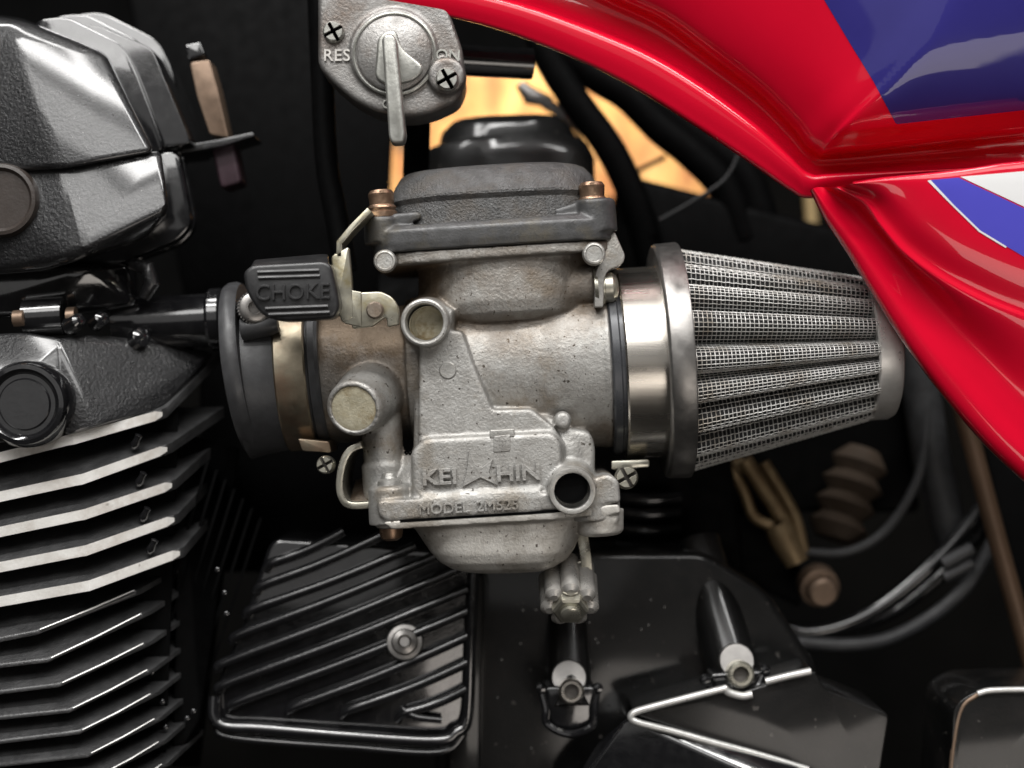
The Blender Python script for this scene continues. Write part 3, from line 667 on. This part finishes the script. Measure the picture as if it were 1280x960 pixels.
# float bowl
fb_out = [(498, 652), (690, 640), (742, 636), (728, 668), (722, 690), (706, 708), (680, 717), (600, 722), (566, 715), (543, 700), (530, 678), (522, 664)]
m = M()
m.vloft([(500, 653, 742, 636, -127, 80, 6, -110), (516, 664, 734, 652, -125, 78, 5.5, -110), (526, 680, 727, 674, -122, 76, 5, -110), (535, 693, 720, 690, -121, 72, 5, -110), (546, 705, 711, 702, -117, 66, 5, -110), (560, 714, 698, 711, -109, 60, 4.5, -108), (574, 718, 686, 716, -98, 50, 4, -104), (592, 720, 668, 718, -82, 40, 3, -98)], 72)
m.prism(rp([(478, 653), (690, 639), (774, 630), (776, 642), (690, 650), (490, 662)], 4), -133, 100, 3)
m.lathe(P(750, 652, -104), UPV, [(-16, 22), (-12, 27), (14, 29)], 32)
m.hull([P(x, y, z) for x, y, z in ((725, 645, -110), (775, 638, -132), (774, 664, -120), (750, 672, -128), (728, 664, -120), (730, 650, -60), (770, 650, -60))], 4)
m.lathe(P(495, 652, -104), UPV, [(-6, 24), (8, 27)], 32)
fb = obj('float_bowl', m, BOWL, cb); cast(fb, .00045, 3, .5)
m = M(); m.lathe(P(489, 664, -104), -UPV, [(-4, 14), (2, 14), (8, 12), (11, 7), (11, 0)], 24); obj('bowl_screw', m, COPPER, cb)
m = M(); m.lathe(P(487, 604, -104), UPV, [(-4, 15), (3, 14), (6, 10), (12, 8), (14, 5), (14, 0)], 24); obj('boss_screw', m, ALU_L, cb)
m = M(); m.prism([(733, 600), (754, 598), (754, 602), (733, 604)], -128, -98); obj('boss_mark', m, BLK_D, cb)
m = M(); m.prism([(500, 650), (690, 638), (735, 634), (735, 637), (690, 641), (500, 653)], -133.6, 60); obj('gasket', m, BLK_D, cb)

# vacuum chamber cap
vc = M()
vc.vloft([(482, 292, 752, 276, -118, 118, 3.2, -90), (482, 258, 752, 243, -117, 117, 3.2, -90), (480, 252, 754, 237, -121, 121, 3.2, -90), (481, 249, 753, 234, -121, 121, 3.2, -90), (488, 229, 746, 214, -112, 112, 3.1, -90), (495, 217, 736, 203, -100, 100, 3.1, -90), (500, 213, 730, 200, -93, 93, 3.0, -90), (512, 211, 718, 198, -84, 84, 3, -90)], 72)
cap = obj('vacuum_cap', vc, CAPM, cb, smooth=22)
m = M()
m.vloft([(463, 318, 769, 299, -126, 126, 8, -110), (463, 308, 769, 290, -128, 126, 8, -110), (465, 292, 767, 274, -128, 126, 8, -110), (470, 285, 762, 266, -122, 120, 7, -110)], 64)
m.lathe(P(479, 290, -98), UPV, [(-14, 23), (14, 22), (17, 20), (17, 0)], 32)
m.lathe(P(744, 276, -98), UPV, [(-14, 26), (22, 25), (25, 22), (25, 0)], 32)
m.prism(rp([(476, 268), (524, 264), (528, 272), (500, 284), (476, 288)], 4), -112, -60, 2)
m.prism(rp([(690, 262), (722, 252), (745, 254), (745, 272), (700, 276)], 4), -112, -60, 2)
fl = obj('cap_flange', m, FLG, cb); cast(fl, .00045, 2, .4)
for sx, sy in ((478, 268), (741, 258)):
    m = M(); m.lathe(P(sx, sy, -100), UPV, [(-4, 18), (2, 18), (3, 17), (4, 15.5), (7, 17), (9, 16.5), (11, 14.5), (24, 15.5), (28, 13), (29, 9), (29, 0)], 32)
    m.prism([(sx-4, sy-30), (sx+2, sy-30.5), (sx+2, sy-27), (sx-4, sy-26.5)], -117, -84)
    obj('cap_screw', m, COPPER, cb)
# right hand cable bracket and shaft nut
m = M(); m.prism(rp([(752, 304), (768, 288), (773, 300), (782, 320), (778, 331), (762, 336), (756, 345), (754, 384), (743, 384), (744, 340), (750, 330)], [4, 3, 4, 8, 6, 6, 5, 2, 2, 6, 5]), -104, -60, 3); obj('cable_bracket', m, ALU_L, cb)
m = M(); m.lathe(P(755, 360, -84), AX, [(-12, 23), (-8, 24), (-8, 20), (0, 20), (1, 18), (10, 18), (15, 14), (17, 8), (17, 0)], 32); obj('shaft_nut', m, ZINC_W, cb)

# lower left bracket
m = M(); m.ribbon(cr([(452, 556), (437, 563), (428, 580), (424, 606), (428, 624), (440, 632), (478, 630)], 5), 9, -104, 10, 2); obj('link_bracket', m, ZINC_W, cb)
m = M(); m.hull([P(x, y, z) for x, y, z in ((444, 600, -40), (476, 590, -40), (476, 628, -90), (436, 628, -90), (450, 610, 10), (476, 610, 10))], 2); obj('bracket_web', m, ALU_B, cb)

# choke lever
ch = M()
ch.prism(rp([(414, 320), (436, 308), (440, 350), (442, 398), (428, 404), (418, 380)], 4), -150, -140, 2)
ch.ribbon([(424, 322), (424, 303), (440, 284), (462, 262)], 8, -150, -110, 1.5)
ch.prism(rp([(436, 362), (452, 365), (452, 409), (430, 404)], 2), -149.5, -139, 1.5)
tab = [(438, 366), (476, 364), (492, 372), (499, 386), (498, 406), (484, 409), (483, 396), (474, 402), (466, 408), (440, 411)]
ch.prism(rp(tab, [3, 6, 8, 5, 3, 3, 5, 5, 3, 3]), -148, -138, 2)
chl = obj('choke_lever', ch, ZINC, cb)
m = M(); m.lathe(P(469, 388, -152), Yd, [(-40, 10), (6, 10), (8, 8), (8, 0)], 24); obj('pivot_pin', m, ALU_B, chl)
g = [(303, 340), (316, 331), (405, 326), (414, 331), (425, 382), (418, 398), (350, 402), (326, 394), (308, 366)]
m = M(); m.prism(rp(g, [8, 8, 6, 6, 8, 8, 12, 16, 8]), -182, -148, 4, 3)
obj('rubber_grip', m, GRIP, chl)
m = M()
m.hull([P(x, y, z) for x, y, z in ((310, 338, -172), (412, 331, -172), (318, 324, -130), (410, 316, -130), (310, 350, -130), (412, 350, -130))], 3)
obj('grip_back', m, GRIP, chl)
for x0, y0, x1, y1 in ((322, 340.5, 399, 338), (323, 347.5, 400, 345), (332, 386, 410, 383), (336, 393.5, 412, 390.5)):
    m = M(); m.tube([P(x0, y0, -182), P(x1, y1, -182)], 2.6, 8); obj('grip_ridge', m, GRIP, chl)
text('lettering', 'CHOKE', 25, 366, 366, -183, math.radians(1.5), 5.5, GRIP, chl, .35, 1.0, 1.0, 0, -.2)

# idle adjuster below the bowl
m = M(); m.ribbon([(728, 668), (733, 700), (735, 740)], 14, -70, -50, 1.5); m.prism(rp([(690, 714), (706, 702), (738, 700), (740, 745), (690, 745)], 8), -62, -50, 2)
ad = obj('idle_adjuster', m, ZINC_W, cb)
q = M(); c0 = P(711, 736, -62); dd = Vector((.03, -1.15, -.9)).normalized(); d, aa, bb = frame(dd)
q.lathe(c0, dd, [(-24, 20), (26, 21), (28, 18), (22, 15), (22, 0)], 40)
for k in range(7):
    a = 2*PI*(k+.25)/7; c = c0+(aa*math.cos(a)+bb*math.sin(a))*25
    q.tube([c-dd*28, c-dd*25, c+dd*26, c+dd*31], [6, 11.5, 11, 5], 16)
obj('knob', q, KNOB, ad)
q = M(); q.lathe(c0+dd*24, dd, [(-4, 22), (13, 22), (15, 19), (15, 0)], 6).lathe(c0+dd*38, dd, [(0, 12), (6, 12), (8, 9), (8, 0)], 24); obj('nut', q, ZINC_W, ad)

# ================================================================== AIR FILTER
af = thing('air_filter', P(960, 600, 0), 'cone shaped pod air filter with pleated steel mesh right of the carburetor', 'air filter')
p0 = P(838, 451, 0)
def A(t): return p0+AX*t
m = M(); m.lathe(A(0), AX, [(-80, 102), (-80, 112), (-78, 114), (-70, 114), (-68, 112), (-10, 112), (-4, 116), (4, 118), (4, 100)], 72); obj('rubber_neck', m, mat('blue_grey_rubber', (.075, .078, .085), None, .2, .3, 200, .05, 900), af)
m = M(); m.lathe(A(-64), AX, [(0, 110), (0, 117.5), (2, 119), (50, 119), (52, 117.5), (52, 110)], 72, cap=False); obj('clamp_band', m, STEEL, af)
m = M(); m.hull([P(x, y, z) for x, y, z in ((764, 576, -55), (812, 574, -55), (812, 584, -55), (764, 588, -55), (770, 576, 0), (806, 576, 0))], 2); obj('clamp_ear', m, ZINC_W, af)
cross_screw(783, 597, -78, 14, (.0, -1, .08), ZINC_W, af, 'clamp_screw', 8)
m = M(); m.lathe(A(0), AX, [(-14, 104), (-16, 142), (-14, 145), (-12, 146), (13, 147), (15, 146), (15, 134)], 96); obj('rim', m, DSTEEL, af)
m = M(); m.lathe(A(0), AX, [(240, 82), (240, 88), (242, 90), (264, 90), (270, 87), (273, 80), (274, 70), (274, 0)], 72); obj('end_cap', m, mat('pale_dull_steel', (.74, .72, .69), (.62, .60, .57), .5, .36, 300, .06, 900), af)
NP = 20; T0, T1 = 8, 246
_, fa, fb_ = frame(AX)
def pleat(t, ph, off=0.0):
    u = (t-T0)/(T1-T0); kf = int(NP*ph/(2*PI)+.5) % NP; dp = (31+(22-31)*u)*(1+.14*math.sin(kf*4.1))
    psi = ph+.30*math.sin(NP*ph)/NP           # wide rounded folds, narrow valleys
    c = .5-.5*math.cos(NP*ph)
    sway = 2.5*math.sin(2.3*int(NP*ph/(2*PI)+.5)+1.1)
    r = 141+(89-141)*u-dp*c**1.7+off+sway*.5*(1-c)*(1-u)
    ph2 = psi+.022*math.sin(7*ph+1.7)+.014*math.sin(3*ph)*(1-u)+.010*math.sin(u*2.2+5*ph)
    return A(t)+(fa*math.cos(ph2)+fb_*math.sin(ph2))*r
m = M(); nph = NP*16
m.grid([[pleat(T0+(T1-T0)*k/16, 2*PI*i/nph, -2.2) for i in range(nph+1)] for k in range(17)])
med = obj('filter_media', m, MEDIA, af, smooth=80)
# woven wire: real crossed wires, joined
verts = []; faces = []
def wire(pts, r):
    n0 = len(verts); pts = [Vector(p) for p in pts]; mm = len(pts)
    for i, p in enumerate(pts):
        t = (pts[min(i+1, mm-1)]-pts[max(i-1, 0)]).normalized()
        rad = (p-A((p-p0).dot(AX))).normalized()
        s_ = t.cross(rad).normalized()
        verts.extend([p+rad*r, p-rad*r*.5+s_*r*.9, p-rad*r*.5-s_*r*.9])
        if i:
            a = n0+(i-1)*3; b = n0+i*3
            for k in range(3): faces.append((a+k, a+(k+1) % 3, b+(k+1) % 3, b+k))
NW = NP*13; NH = 45
for i in range(NW):
    ph = 2*PI*i/NW
    wire([pleat(T0+(T1-T0)*k/(NH), ph+.004*math.sin(i*7.3), .5*(1 if (i+k) % 2 else -1)) for k in range(NH+1)], .74)
for k in range(NH):
    t = T0+(T1-T0)*(k+.5+.22*math.sin(k*12.9))/NH
    wire([pleat(t, 2*PI*i/(NW*2), .45*math.sin(PI*i/2+ (PI if k % 2 else 0))) for i in range(NW*2+1)], .74)
me = bpy.data.meshes.new('woven_mesh'); off = af.location
me.from_pydata([tuple(v*S-off) for v in verts], [], faces); me.materials.append(WIRE)
for p in me.polygons: p.use_smooth = True
wm = bpy.data.objects.new('woven_mesh', me); COL.objects.link(wm); wm.parent = af; wm['kind'] = 'stuff'

# ================================================================== FUEL TAP
fp_ = thing('fuel_tap', P(490, 145, -60), 'grey cast fuel tap with its lever pointing down under the red tank', 'fuel tap')
o = [(397, -60), (397, 82), (412, 100), (440, 124), (470, 140), (508, 146), (540, 141), (572, 126), (582, 104), (578, 60), (560, 10), (540, -60)]
m = M(); m.prism(rp(o, 10), -70, 0, 6, 3)
m.lathe(P(559, 98, -60), Yd, [(0, 24), (18, 22), (20, 20), (20, 0)], 32)
m.lathe(P(493, 68, -60), Yd, [(0, 54), (12, 53), (14, 51), (14, 0)], 48)
pb = obj('body', m, PETC, fp_); cast(pb, .0005, 2, .5)
m = M(); m.lathe(P(493, 68, -72), Yd, [(0, 46), (6, 45), (8, 42), (8, 0)], 48); obj('dial', m, PETC, fp_)
m = M(); m.lathe(P(493, 68, -72), Yd, [(0, 50.5), (4, 50.5), (5, 48.5), (4, 47), (0, 47)], 48, cap=False); obj('dial_ring', m, PETL, fp_)
m = M(); m.prism(rp([(477, 48), (482, 42), (491, 42), (496, 50), (507, 168), (504, 178), (490, 179), (486, 172)], 4), -104, -78, 4, 3)
obj('lever', m, PETL, fp_)
m = M(); m.prism(rp([(472, 44), (494, 34), (502, 60), (532, 84), (520, 100), (486, 108), (468, 98)], 10), -84, -76, 3, 3); obj('lever_hub', m, PETL, fp_)
m = M(); m.tube([P(522, 135, 60), P(521, 180, 70), P(519, 240, 75)], 17, 20); obj('outlet_spigot', m, BLK_D, fp_)
cross_screw(417, 40, -74, 13, (0, -1, 0), PETL, fp_, 'cover_screw')
cross_screw(559, 99, -86, 14, (0, -1, 0), PETL, fp_, 'cover_screw')
text('lettering', 'RES', 20, 421, 70, -71.5, 0, 3, PAINTW, fp_, .2, 1.0, 1.08)
text('lettering', 'ON', 19, 560, 70, -72, -.05, 3, PETL, fp_, .2, 1.0)
text('lettering', 'OFF', 15, 491, 131, -73, 0, 3, PETL, fp_, .2, 1.0)

# ================================================================== RED TANK AND SIDE PANEL
def loft_sheet(curves, nu, nv):
    rows = [cr([tuple(P(x, y, z)) for (x, y) in c], nu) for c, z in curves]
    n = len(rows[0]); cols = []
    for i in range(n): cols.append(cr([tuple(r[i]) for r in rows], nv))
    return [list(x) for x in zip(*cols)]
tk = thing('fuel_tank', P(900, 250, -60), 'glossy red fuel tank with a dark blue panel at the top right', 'fuel tank')
tc_ = [
 ([(380, -40), (440, -14), (560, 14), (640, 36), (730, 72), (800, 108), (870, 152), (940, 199), (985, 230), (1012, 241), (1060, 232), (1300, 192)], 10),
 ([(380, -25), (435, -2), (560, 21), (640, 43), (730, 79), (800, 115), (870, 159), (940, 206), (985, 237), (1011, 248), (1060, 238), (1300, 200)], -56),
 ([(385, -32), (440, -9), (564, 14), (645, 35), (736, 71), (808, 106), (879, 150), (948, 196), (992, 229), (1012, 240), (1060, 230), (1300, 202)], -70),
 ([(410, -60), (470, -34), (580, -12), (662, 10), (748, 42), (815, 72), (880, 112), (945, 160), (985, 196), (1014, 219), (1060, 217), (1300, 206)], -74),
 ([(412, -68), (475, -42), (585, -20), (668, 2), (754, 34), (820, 64), (884, 103), (948, 151), (987, 188), (1015, 214), (1060, 213), (1300, 203)], -44),
 ([(430, -105), (490, -85), (600, -62), (684, -36), (762, 2), (826, 32), (884, 74), (946, 121), (988, 163), (1016, 193), (1060, 196), (1300, 172)], -42),
 ([(435, -115), (495, -95), (605, -72), (690, -46), (768, -6), (832, 24), (890, 66), (951, 113), (993, 155), (1020, 186), (1062, 189), (1300, 164)], -78),
 ([(445, -135), (505, -118), (615, -95), (702, -68), (782, -28), (848, 4), (905, 46), (966, 94), (1008, 136), (1034, 168), (1070, 174), (1300, 148)], -100),
 ([(480, -200), (545, -190), (655, -165), (745, -135), (830, -92), (900, -50), (958, -5), (1010, 45), (1048, 95), (1068, 132), (1095, 146), (1300, 118)], -128),
 ([(600, -320), (660, -310), (760, -280), (850, -240), (930, -195), (1000, -145), (1050, -95), (1095, -40), (1130, 10), (1148, 48), (1175, 62), (1310, 35)], -160),
 ([(700, -460), (760, -450), (860, -420), (950, -380), (1020, -330), (1085, -270), (1130, -215), (1165, -150), (1195, -100), (1212, -65), (1235, -50), (1320, -70)], -178)]
m = M(); rows = loft_sheet(tc_, 8, 6); m.grid(rows)
for f in m.bm.faces: f.normal_update()
tank_bvh = BVHTree.FromBMesh(m.bm)
obj('tank_shell', m, RED, tk, smooth=70)
def drape(poly, bvh, off, step=6):
    """thin sheet lying on a shell: a real layer just proud of the surface under it"""
    b = bmesh.new()
    f = b.faces.new([b.verts.new((x, 0, -y)) for x, y in poly])
    x0, x1 = min(p[0] for p in poly), max(p[0] for p in poly); y0, y1 = min(p[1] for p in poly), max(p[1] for p in poly)
    x = x0+step
    while x < x1: bmesh.ops.bisect_plane(b, geom=b.verts[:]+b.edges[:]+b.faces[:], plane_co=(x, 0, 0), plane_no=(1, 0, 0)); x += step
    y = y0+step
    while y < y1: bmesh.ops.bisect_plane(b, geom=b.verts[:]+b.edges[:]+b.faces[:], plane_co=(0, 0, -y), plane_no=(0, 0, 1)); y += step
    eye = Vector((0, -D, 0)); bad = []
    for v in b.verts:
        tgt = P(v.co.x, -v.co.z, 0); d = (tgt-eye).normalized()
        h, nrm, _, _ = bvh.ray_cast(eye, d)
        if h is None: bad.append(v); continue
        if nrm.dot(d) > 0: nrm = -nrm
        v.co = h+nrm*off
    bmesh.ops.delete(b, geom=bad, context='VERTS')
    bmesh.ops.recalc_face_normals(b, faces=b.faces)
    q = M(); q._add(b); return q
obj('blue_decal', drape(rp([(1022, -14), (1060, 50), (1092, 102), (1120, 155), (1292, 136), (1292, -14)], 3), tank_bvh, .6), BLUE, tk, smooth=70)
sp2 = thing('side_panel', P(1200, 560, -60), 'red side panel with blue and white stripes below the tank', 'side panel')
pc = [
 ([(1022, 250), (1044, 290), (1072, 328), (1096, 362), (1140, 432), (1190, 499), (1245, 562), (1310, 622)], -40),
 ([(1013, 240), (1031, 276), (1060, 319), (1085, 360), (1130, 430), (1180, 497), (1235, 560), (1300, 620)], -119),
 ([(1016, 236), (1040, 272), (1072, 314), (1098, 352), (1145, 421), (1197, 486), (1251, 547), (1315, 604)], -139),
 ([(1022, 234), (1052, 264), (1088, 306), (1117, 344), (1166, 409), (1219, 470), (1273, 530), (1330, 582)], -133),
 ([(1032, 234), (1066, 258), (1102, 296), (1133, 332), (1182, 388), (1234, 440), (1285, 490), (1335, 530)], -133),
 ([(1044, 234), (1080, 254), (1100, 282), (1130, 317), (1176, 352), (1225, 380), (1275, 402), (1335, 424)], -160),
 ([(1050, 233), (1087, 249), (1108, 274), (1138, 307), (1183, 340), (1232, 366), (1280, 386), (1335, 406)], -158),
 ([(1060, 231), (1096, 238), (1125, 252), (1155, 276), (1198, 300), (1244, 318), (1290, 332), (1335, 345)], -172),
 ([(1066, 229), (1105, 224), (1145, 221), (1180, 219), (1220, 216), (1250, 213), (1290, 210), (1335, 206)], -176),
 ([(1066, 227), (1105, 221), (1145, 218), (1180, 216), (1220, 213), (1250, 210), (1290, 207), (1335, 203)], -159),
 ([(1070, 229), (1108, 223), (1148, 220), (1183, 218), (1223, 215), (1253, 212), (1293, 209), (1335, 205)], -105)]
m = M(); m.grid(loft_sheet(pc, 10, 6)); pan_bvh = BVHTree.FromBMesh(m.bm)
obj('panel_shell', m, RED, sp2, smooth=70)
obj('blue_stripe', drape([(1163, 225), (1198, 222), (1292, 266), (1292, 328), (1258, 308), (1225, 288), (1192, 256)], pan_bvh, .6), mat('bright_blue_stripe', (.085, .08, .52), (.08, .075, .5), 0, .3, 60, 0, coat=1, coat_r=.03, rvar=0, spec=.15), sp2, smooth=70)
obj('white_stripe', drape([(1200, 221), (1292, 213), (1292, 264)], pan_bvh, .6), WHITE, sp2, smooth=70)
obj('white_pinstripe', drape([(1159, 226), (1163, 225), (1192, 256), (1225, 288), (1258, 308), (1257, 310), (1223.5, 289.8), (1190, 257.3)], pan_bvh, .8), WHITE, sp2, smooth=70)
